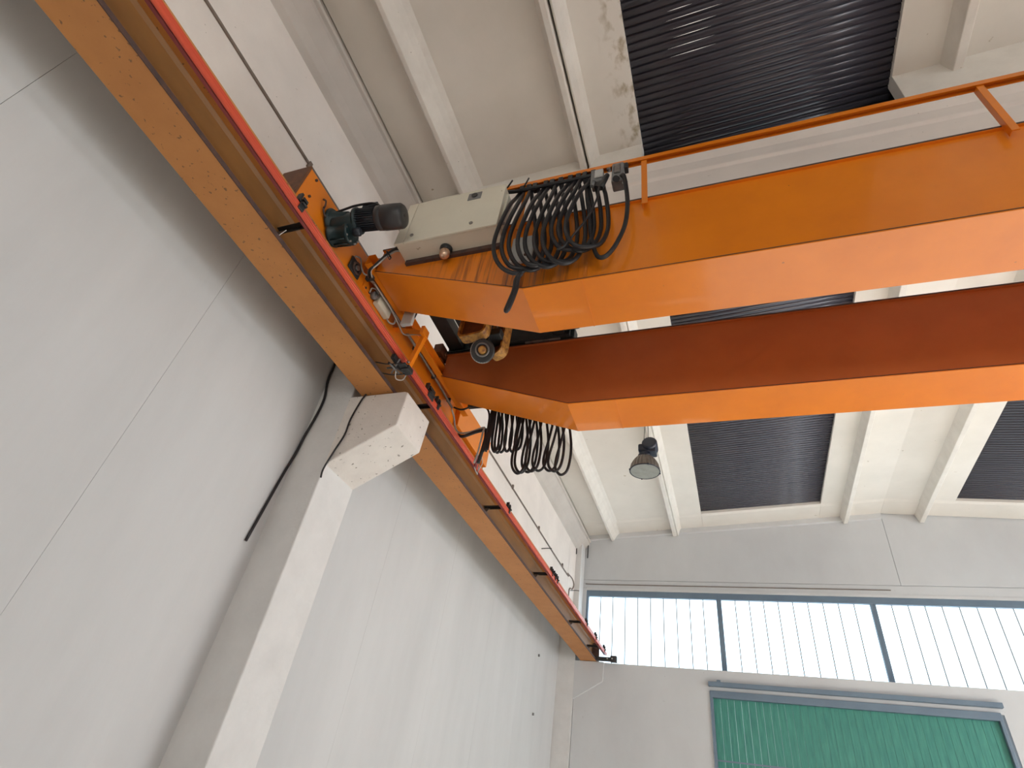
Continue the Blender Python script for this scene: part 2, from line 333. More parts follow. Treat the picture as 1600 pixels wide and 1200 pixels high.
# green loading door with head box and track
d = struct('door_1', MB().box(-.54, 4.0, 12.53, 12.66, 2.50, 2.62).box(-.54, -.49, 12.53, 12.66, FLOOR, 2.50).box(3.95, 4.0, 12.53, 12.66, FLOOR, 2.50), 'frame', .006)
MB().box(-.555, 4.05, 12.46, 12.56, 2.685, 2.76).build('track', 'frame', d, .004)
MB().box(-.40, -.33, 12.46, 12.56, 2.76, 2.795).build('track_bracket', 'frame', d, .01)
for i in range(36):
    x = -.49 + i * .1233
    MB().box(x + .001, x + .1223, 12.60, 12.63, FLOOR, 2.50).build('door_slat', 'green', d, .003)
MB().box(-.49, 3.95, 12.595, 12.60, 1.49, 1.515).build('door_rail', 'frame', d)
struct('door_2', MB().box(-.9, 7.3, -8.25, -8.15, FLOOR, 3.3), 'lgrey')

# ------------------------------------------------------------------ runway girders, conductor bars
def girder(mir, label):
    X = (lambda x: 2 * XC - x) if mir else (lambda x: x)
    t = thing('runway_girder', (X(-2.92), 3.6, 3.02), label, 'beam', 'runway girders')
    def b(x0, x1, y0, y1, z0, z1): return MB().box(min(X(x0), X(x1)), max(X(x0), X(x1)), y0, y1, z0, z1)
    ya, yb = -7.9, 12.84
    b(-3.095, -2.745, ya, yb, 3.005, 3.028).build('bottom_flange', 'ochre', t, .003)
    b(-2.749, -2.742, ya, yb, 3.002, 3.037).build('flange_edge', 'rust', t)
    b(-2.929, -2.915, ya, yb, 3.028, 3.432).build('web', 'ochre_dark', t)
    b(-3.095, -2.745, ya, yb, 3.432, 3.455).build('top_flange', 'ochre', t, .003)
    b(-2.945, -2.895, ya, yb, 3.455, 3.50).build('crane_rail', 'steel', t, .006)
    MB().prism_y([(X(-2.915), 3.028), (X(-2.90), 3.028), (X(-2.915), 3.045)], ya, yb).build('weld', 'ochre_dark', t)
    MB().prism_y([(X(-2.915), 3.432), (X(-2.895), 3.432), (X(-2.915), 3.405)], ya, yb).build('weld', 'ochre_dark', t)
    b(-3.08, -2.76, 12.84, 12.855, 3.02, 3.46).build('end_plate', 'rust', t, .003)
    if not mir:
        es = b(-2.75, -2.36, 12.44, 12.52, 3.00, 3.07).build('end_stop', 'blackmetal', t, .006)
        b(-2.44, -2.31, 12.43, 12.53, 2.985, 3.10).build('stop_plate', 'blackmetal', es, .004)
        for x in (-2.40, -2.50): MB().cyl((x, 12.415, 3.04), (x, 12.44, 3.04), .014, seg=10).build('bolt', 'lgrey', es)
        for yy in (-2.6, -.45, 1.75, 3.97, 6.17, 8.42, 10.78, 12.35):
            a = MB().box(-2.915, -2.60, yy - .02, yy + .02, 3.255, 3.262).box(-2.915, -2.60, yy + .013, yy + .02, 3.225, 3.255).build('support_arm', 'blackmetal', t)
            MB().prism_y([(-2.915, 3.23), (-2.915, 3.13), (-2.83, 3.23)], yy - .003, yy + .003).build('gusset', 'steel', a)
        for yy in (3.5, 3.8): MB().cyl((-2.80, yy, 2.985), (-2.80, yy, 3.06), .013, seg=8).build('bolt', 'steel', t)
        for yy in (3.5, 3.8): MB().cyl((-3.04, yy, 2.985), (-3.04, yy, 3.06), .013, seg=8).build('bolt', 'steel', t)
        for yy, z in ((7.75, 3.37), (9.55, 3.39)): MB().tube([(-2.60, yy, z), (-2.50, yy, z + .005), (-2.44, yy, z)], .006, 6).build('stay_rod', 'blackmetal', t)
    return t
girder(False, 'long ochre steel runway beam resting on the concrete corbels along the left wall')
girder(True, 'runway beam of the opposite right wall, carrying the far end of the crane')

cb = thing('conductor_bar', (-2.6, 3, 3.13), 'long bright red conductor bar running beside the runway girder', 'conductor rail')
for a, b_ in ((-7.8, 2.6), (2.602, 8.46), (8.462, 12.68)):
    m = 'red'
    o = MB().prism_y([(-2.572, 3.150), (-2.562, 3.154), (-2.560, 3.166), (-2.564, 3.169), (-2.560, 3.172), (-2.560, 3.186), (-2.564, 3.189), (-2.560, 3.192), (-2.560, 3.206), (-2.568, 3.214),
                      (-2.620, 3.214), (-2.620, 3.205), (-2.582, 3.205), (-2.582, 3.150)], a, b_).build('cover', m, cb)
    MB().prism_y([(-2.625, 3.160), (-2.602, 3.160), (-2.598, 3.165), (-2.598, 3.204), (-2.625, 3.204)], a, b_).build('side_rail', 'red_dark', cb, .002)
for yy, wd in ((1.585, .05), (3.755, .11), (3.93, .035), (6.18, .035), (8.30, .03), (8.46, .03), (8.60, .03), (10.76, .03), (11.60, .03), (12.45, .03)):
    h = MB().box(-2.562, -2.548, yy - wd / 2, yy + wd / 2, 3.158, 3.275).box(-2.635, -2.548, yy - wd / 2, yy + wd / 2, 3.222, 3.25).box(-2.548, -2.53, yy - wd / 2, yy + wd / 2, 3.20, 3.215).build('hanger_clip', 'blackmetal', cb, .003)
    MB().box(-2.60, -2.56, yy - wd / 2 - .02, yy - wd / 2, 3.225, 3.30).build('clip_tab', 'blackmetal', h, .002)

# ------------------------------------------------------------------ the crane bridge
cr = thing('overhead_crane', (3.2, 3.42, 3.5), 'orange double-girder overhead crane bridge spanning the hall above the left runway', 'crane')
def truck(mir):
    X = (lambda x: 2 * XC - x) if mir else (lambda x: x)
    def b(x0, x1, y0, y1, z0, z1): return MB().box(min(X(x0), X(x1)), max(X(x0), X(x1)), y0, y1, z0, z1)
    t = b(-3.03, -2.77, 1.62, 5.58, 3.47, 3.835).build('end_truck', 'orange', cr, .006)
    for y in (1.60, 5.58):
        b(-3.035, -2.765, y, y + .02, 3.46, 3.84).build('end_plate', 'rustbrown', t, .003)
    for y in (1.95, 5.2): MB().cyl((X(-3.0), y, 3.63), (X(-2.84), y, 3.63), .13, seg=24).build('wheel', 'steel', t)
    ch = b(-2.652, -2.583, 2.40, 4.62, 3.572, 3.578).build('channel', 'orange', t, .002)
    b(-2.652, -2.646, 2.40, 4.62, 3.578, 3.69).build('channel_web', 'orange', ch)
    b(-2.652, -2.583, 2.40, 4.62, 3.684, 3.69).build('channel_flange', 'orange', ch)
    b(-2.77, -2.652, 2.53, 2.92, 3.66, 3.82).build('mounting_block', 'orange_dark', t, .003)
    b(-2.77, -2.652, 3.88, 4.40, 3.66, 3.82).build('mounting_block', 'orange_dark', t, .003)
    b(-2.77, -2.705, 4.64, 5.57, 3.48, 3.845).build('cover_plate', 'orange', t, .004)
    if not mir:
        b(-2.768, -2.76, 2.58, 2.72, 3.53, 3.62).build('small_plate', 'orange', t, .002)
        for y, z in ((1.70, 3.79), (1.72, 3.60), (2.62, 3.545), (2.68, 3.545)): MB().cyl((-2.77, y, z), (-2.755, y, z), .011, seg=8).build('bolt', 'rust', t)
truck(False); truck(True)
K0, K1 = -1.19, 2 * XC + 1.19
def beam(y0, y1, web_m, zt, zb, kx):
    k1 = 2 * XC - kx; xe = -2.60; xf = 2 * XC + 2.60; ze = 3.575
    side = [(xe, zt), (xe, ze), (kx, zb), (k1, zb), (xf, ze), (xf, zt)]
    o = MB().prism_y(side, y0, y0 + .012).build('bridge_beam', web_m, cr)
    MB().prism_y(side, y1 - .012, y1).build('far_web', web_m, o)
    fl = MB()
    pts = [(xe, ze), (kx, zb), (k1, zb), (xf, ze)]
    fl.prism_y(pts + [(x, z - .014) for x, z in pts[::-1]], y0 - .012, y1 + .012).build('bottom_flange', 'orange', o, .002)
    ed = [(x, z + .001) for x, z in pts]; MB().prism_y(ed + [(x, z - .005) for x, z in pts[::-1]], y0 - .0145, y0 - .0118).build('edge_grime', 'rust', o)
    MB().box(xe, xf, y0 - .0245, y0 - .0215, zt + .004, zt + .018).build('edge_grime', 'rust', o)
    MB().box(xe, xf, y0 - .022, y1 + .022, zt, zt + .018).build('top_flange', web_m, o, .002)
    MB().box(xe + .2, xf - .2, (y0 + y1) / 2 - .02, (y0 + y1) / 2 + .02, zt + .018, zt + .06).build('trolley_rail', 'steel', o, .004)
    MB().box(kx + .42, kx + .432, y0 - .012, y1 + .012, zb - .0165, zb - .012).build('weld_seam', 'orange', o)
    return o
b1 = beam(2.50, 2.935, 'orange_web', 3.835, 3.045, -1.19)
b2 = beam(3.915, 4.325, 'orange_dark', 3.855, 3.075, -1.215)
# festoon rails on brackets beside both beams
def rail(y, yb, z, x0, x1, posts, dz, zt):
    s = 1 if yb > y else -1
    r = MB().box(x0, x1, y - .022, y + .022, z - .006, z).box(x0, x1, y - .024, y - .018, z - .045, z).box(x0, x1, y + .018, y + .024, z - .045, z).build('festoon_rail', 'orange', cr)
    for x in posts:
        p = MB().box(x - .022, x + .022, y - .01 * s - .004, y - .01 * s + .004, 3.72, z - .045).box(x - .022, x - .016, min(y - .01 * s, y + .03 * s), max(y - .01 * s, y + .03 * s), 3.72, z - .045).build('rail_post', 'orange', r, .002)
    return r
rail(2.45, 2.5, 4.355, -1.64, 8.0, (-1.3, -.315, 1.9, 4.2, 6.4), .6, 3.83)
rail(4.47, 4.35, 4.36, -2.45, 8.0, (-1.9, -.4, 1.9, 4.2, 6.4), .6, 3.85)
# collector arm and collector
arm = MB().prism_y([(-2.77, 3.565), (-2.43, 3.465), (-2.43, 3.505), (-2.77, 3.62)], 3.20, 3.208).hexa([(-2.77, 3.14, 3.565), (-2.77, 3.208, 3.565), (-2.43, 3.208, 3.465), (-2.43, 3.14, 3.465)], [(-2.77, 3.14, 3.572), (-2.77, 3.208, 3.572), (-2.43, 3.208, 3.472), (-2.43, 3.14, 3.472)]).build('collector_arm', 'orange', cr, .002)
MB().box(-2.435, -2.40, 3.12, 3.22, 3.42, 3.505).build('arm_corner', 'orange', arm, .003)
MB().hexa([(-2.52, 3.18, 3.08), (-2.475, 3.18, 3.08), (-2.475, 3.225, 3.08), (-2.52, 3.225, 3.08)], [(-2.45, 3.18, 3.47), (-2.405, 3.18, 3.47), (-2.405, 3.225, 3.47), (-2.45, 3.225, 3.47)]).build('drop_bar', 'orange', arm, .003)
# current collector riding under the conductor bar
cl = thing('current_collector', (-2.58, 3.2, 3.06), 'small black spring-armed current collector hanging at the end of the orange drop bar', 'collector')
MB().box(-2.545, -2.47, 3.17, 3.26, 3.035, 3.085).box(-2.55, -2.48, 3.12, 3.17, 3.05, 3.07).build('head', 'blackmetal', cl, .004)
for y, z in ((3.12, 3.06), (3.22, 3.02)): MB().tube([(-2.52, y, z), (-2.66, y, z + .01), (-2.79, y - .01, z + .045)], .006, 6).build('rod', 'blackmetal', cl)
for i, (a, b) in enumerate((((-2.66, 3.12, 3.09), (-2.53, 3.22, 3.03)), ((-2.66, 3.21, 3.04), (-2.54, 3.11, 3.10)), ((-2.68, 3.15, 3.05), (-2.60, 3.23, 3.12)), ((-2.62, 3.10, 3.05), (-2.60, 3.24, 3.05)))):
    MB().cyl(a, b, .008, seg=8).build('link', 'grey' if i % 2 else 'blackmetal', cl)
MB().box(-2.62, -2.585, 3.08, 3.26, 3.10, 3.15).build('carbon_shoe', 'blackmetal', cl, .004)
MB().tube([(-2.60, 3.18, 3.07), (-2.62, 3.24, 3.0), (-2.57, 3.28, 3.01), (-2.52, 3.24, 3.06)], .006, 6).build('lead', 'whitecable', cl)
MB().cyl((-2.49, 3.18, 3.115), (-2.49, 3.16, 3.115), .013, seg=8).build('bolt', 'steel', cl)

# ------------------------------------------------------------------ gear motor on the end truck
gm = thing('gear_motor', (-2.77, 2.02, 3.64), 'dark teal and grey gear motor bolted to the face of the orange end truck', 'motor')
A = Vector((-2.765, 2.01, 3.655)); Bv = Vector((-2.125, 2.085, 3.655)); ax = (Bv - A).normalized(); LL = (Bv - A).length
def P(t, dy=0, dz=0): return A + ax * t + Vector((0, dy, dz))
MB().lathe([(0, .115), (.014, .118), (.03, .105), (.04, .085), (.16, .078)], P(0), P(1), 28).build('flange', 'dgreen', gm)
lo = (.055, -.085)                            # output stage below the motor axis
hs = MB().lathe([(0, .10), (.02, .105), (.03, .09), (.13, .088), (.16, .098), (.185, .098)], P(0, *lo), P(1, *lo), 26).build('gear_housing', 'dgreen', gm)
MB().lathe([(0, .09), (.03, .095), (.20, .095), (.235, .085)], P(.02, .02, -.02), P(1, .02, -.02), 24).build('gear_case', 'dgreen', gm)
for k in range(9):
    a = 2 * math.pi * k / 9; q = P(.165, lo[0] + .088 * math.cos(a), lo[1] + .088 * math.sin(a)); MB().cyl(q, q + ax * .03, .009, seg=6).build('bolt', 'steel', hs)
for k in range(8):
    a = 2 * math.pi * k / 8 + .3; q = P(.012, .098 * math.cos(a), .098 * math.sin(a)); MB().cyl(q, q + ax * .02, .008, seg=6).build('flange_bolt', 'steel', gm)
for k in range(5):
    a = -.2 + k * .55; q = [P(.05, lo[0] + r * math.sin(a), lo[1] - r * math.cos(a)) for r in (.08, .10)]
    MB().tube([P(.03, lo[0] + .096 * math.sin(a), lo[1] - .096 * math.cos(a)), P(.15, lo[0] + .096 * math.sin(a), lo[1] - .096 * math.cos(a))], .006, 6).build('housing_rib', 'dgreen', hs)
MB().lathe([(0, .10), (.022, .103), (.03, .08), (.04, .08)], P(.22), P(1), 28).build('coupling_flange', 'dgreen', gm)
bd = MB().lathe([(0, .078), (.19, .078)], P(.235), P(1), 28).build('motor_body', 'motor', gm)
fin = None
for k in range(32):
    a = 2 * math.pi * k / 32; e = Vector((0, math.cos(a), math.sin(a))); s_ = Vector((0, -math.sin(a), math.cos(a))) * .0022
    p, q = P(.245), P(.415)
    fb = MB().hexa([p + e * .07 + s_, p + e * .07 - s_, p + e * .094 - s_, p + e * .094 + s_], [q + e * .07 + s_, q + e * .07 - s_, q + e * .094 - s_, q + e * .094 + s_]).build('cooling_fin', 'motor', bd)
MB().lathe([(0, .09), (.006, .098), (.05, .10), (.055, .096), (.06, .102), (.155, .102), (.21, .099), (.228, .085), (.232, .04), (.232, .012)], P(.412), P(1), 32).build('fan_cowl', 'fan', gm)
MB().lathe([(0, .014), (.004, .014)], P(.644), P(1), 10).build('cowl_hole', 'blackmetal', gm)
MB().box(-2.50, -2.36, 1.985, 2.10, 3.745, 3.79).build('terminal_box', 'motor', gm, .008)
MB().tube([P(.43, -.06, .085), P(.36, -.07, .115), P(.22, -.07, .105), P(.12, -.06, .085), P(.02, -.04, .08)], .010, 8).build('lead', 'black', gm)
MB().lathe([(0, .035), (.05, .035), (.06, .02)], P(.225, .03, -.115), P(1, .03, -.115), 14).build('brake_cap', 'motor', gm)

# ------------------------------------------------------------------ electrical cabinet on the near beam
cab = thing('electrical_cabinet', (-1.88, 2.4, 3.62), 'beige steel electrical cabinet mounted on the near end of the front crane beam', 'cabinet')
MB().box(-2.315, -1.425, 2.315, 2.50, 3.62, 4.16).build('body', 'beige', cab, .006)
dr = MB().box(-2.235, -1.415, 2.292, 2.313, 3.612, 4.17).build('door', 'beige', cab, .005)
MB().box(-2.325, -2.24, 2.292, 2.313, 3.612, 4.17).build('hinge_strip', 'beige', cab, .005)
for x, z in ((-2.175, 3.69), (-1.645, 3.69)):
    MB().cyl((x, 2.293, z), (x, 2.284, z), .016, seg=12).build('screw', 'steel', dr)
MB().box(-1.745, -1.625, 2.286, 2.293, 4.03, 4.125).build('lock_plate', 'grey', dr, .006)
MB().cyl((-1.685, 2.288, 4.08), (-1.685, 2.276, 4.08), .026, seg=16).build('lock', 'blackmetal', dr)
MB().box(-1.43, -1.405, 2.35, 2.44, 3.68, 4.1).build('side_flange', 'beige', cab, .004)
MB().box(-2.30, -1.44, 2.47, 2.52, 3.575, 3.622).build('mounting_strip', 'rust', cab)
MB().cyl((-1.43, 2.33, 3.66), (-1.37, 2.33, 3.655), .012, seg=8).build('hinge_pin', 'steel', cab)
sl = thing('signal_lamp', (-1.905, 2.43, 3.58), 'round signal lamp with a pale amber lens hanging under the beige cabinet', 'lamp')
MB().lathe([(0, .052), (.02, .052), (.03, .042), (.045, .042)], (-1.905, 2.43, 3.62), (-1.90, 2.42, 3.5), 20).build('base', 'blackmetal', sl)
MB().lathe([(0, .038), (.02, .044), (.05, .043), (.075, .032), (.088, .012)], (-1.903, 2.426, 3.578), (-1.897, 2.416, 3.45), 20).build('lens', 'amber', sl)

# small boxes on beam and truck
jb = thing('junction_box', (-1.24, 2.47, 3.4), 'pale grey junction box on the beam web behind the hanging cables', 'box')
MB().box(-1.335, -1.15, 2.455, 2.498, 3.33, 3.62).build('housing', 'lgrey', jb, .012)
for x, z in ((-1.29, 3.58), (-1.20, 3.38)): MB().cyl((x, 2.457, z), (x, 2.448, z), .014, seg=10).build('screw', 'rust', jb)
ls = thing('limit_switch', (-2.76, 2.9, 3.6), 'cream limit switch box with grey roller on the end truck near the conductor bar', 'switch')
MB().box(-2.765, -2.705, 2.77, 2.98, 3.505, 3.615).build('housing', 'beige', ls, .008)
MB().cyl((-2.765, 2.73, 3.56), (-2.72, 2.73, 3.56), .036, seg=16).build('roller', 'grey', ls)
MB().cyl((-2.72, 2.73, 3.56), (-2.71, 2.73, 3.56), .015, seg=12).build('boss', 'steel', ls)
MB().tube([(-2.745, 2.97, 3.53), (-2.73, 3.03, 3.51), (-2.71, 3.07, 3.54), (-2.69, 3.04, 3.58), (-2.68, 3.0, 3.59)], .008, 6).build('cable', 'whitecable', ls)
MB().tube([(-2.755, 2.68, 3.55), (-2.74, 2.67, 3.59), (-2.73, 2.72, 3.62), (-2.73, 2.79, 3.60)], .007, 6).build('cable', 'whitecable', ls)
wo = thing('wheel_opening_guard', (-2.77, 2.47, 3.6), 'black square opening with wheel mechanism in the end truck face below the cabinet cables', 'opening')
MB().box(-2.768, -2.755, 2.34, 2.50, 3.51, 3.65).build('frame', 'blackmetal', wo, .006)
MB().torus((-2.748, 2.43, 3.58), (1, 0, 0), .05, .012).build('ring', 'rust', wo)
MB().cyl((-2.755, 2.43, 3.58), (-2.735, 2.43, 3.58), .024, seg=12).build('hub', 'steel', wo)
MB().tube([(-2.755, 2.36, 3.66), (-2.74, 2.41, 3.685), (-2.735, 2.46, 3.62), (-2.72, 2.50, 3.585), (-2.70, 2.54, 3.60)], .007, 6).build('cable', 'whitecable', wo)
bs = thing('sensor_box', (-2.52, 3.0, 3.5), 'light grey flat box behind the end of the front crane beam', 'box')
MB().box(-2.575, -2.46, 2.99, 3.03, 3.42, 3.64).build('housing', 'lgrey', bs, .008)
MB().tube([(-2.52, 3.02, 3.64), (-2.46, 3.02, 3.60), (-2.47, 3.02, 3.50), (-2.52, 3.02, 3.43)], .008, 6).build('cable', 'black', bs)
hk = MB().tube([(-2.755, 1.83, 3.72), (-2.73, 1.84, 3.70), (-2.735, 1.86, 3.66), (-2.755, 1.87, 3.67), (-2.745, 1.88, 3.62), (-2.735, 1.91, 3.585)], .008, 6).build('bent_wire', 'rust')
tag(hk, 'short rusty bent wire on the end truck beside the gear motor', 'wire')

# cable bundles along the truck
cbn = thing('cabinet_cable_bundle', (-2.45, 2.4, 3.6), 'bundle of black and grey cables curving from the beige cabinet down to the end truck', 'cable')
for k, (r, m, d) in enumerate(((.013, 'black', 0), (.011, 'black', .022), (.010, 'conduit', -.02), (.008, 'whitecable', .035))):
    MB().tube([(-2.30, 2.40 + d * .5, 3.70 - d), (-2.38, 2.40, 3.71 - d), (-2.47, 2.41, 3.66 - d), (-2.545 + d * .4, 2.41, 3.54), (-2.59 + d * .4, 2.42, 3.50), (-2.635 + d * .5, 2.50, 3.51)], r, 8).build('cable', m, cbn)
MB().torus((-2.45, 2.41, 3.665), (1, 0, .8), .032, .006).build('cable_tie', 'black', cbn)
MB().tube([(-2.45, 2.40, 3.64), (-2.42, 2.41, 3.59), (-2.40, 2.40, 3.60)], .004, 5).build('tie_tail', 'black', cbn)
MB().box(-2.68, -2.61, 2.49, 2.53, 3.50, 3.54).build('cable_gland', 'blackmetal', cbn, .004)
cd_ = thing('conduit_pipe', (-2.70, 3.8, 3.5), 'grey brown conduit running along the underside of the end truck', 'conduit')
MB().tube([(-2.66, 2.53, 3.53), (-2.675, 2.7, 3.575), (-2.675, 3.4, 3.575), (-2.68, 4.0, 3.565), (-2.685, 4.4, 3.54)], .013, 8).build('pipe', 'conduit', cd_)
MB().tube([(-2.685, 4.4, 3.52), (-2.68, 4.48, 3.47), (-2.66, 4.53, 3.36), (-2.60, 4.55, 3.30), (-2.48, 4.55, 3.30), (-2.30, 4.5, 3.31), (-2.28, 4.46, 3.22), (-2.30, 4.48, 3.0), (-2.33, 4.50, 2.87)], .010, 8).build('pale_cable', 'whitecable', cd_)
MB().tube([(-2.66, 2.60, 3.55), (-2.66, 2.9, 3.55), (-2.67, 3.10, 3.53), (-2.66, 3.2, 3.51), (-2.52, 3.215, 3.50), (-2.42, 3.20, 3.44)], .007, 6).build('thin_cable', 'whitecable', cd_)
for y in (3.45, 3.9, 4.3): MB().box(-2.71, -2.665, y - .012, y + .012, 3.55, 3.59).build('pipe_clip', 'blackmetal', cd_, .003)

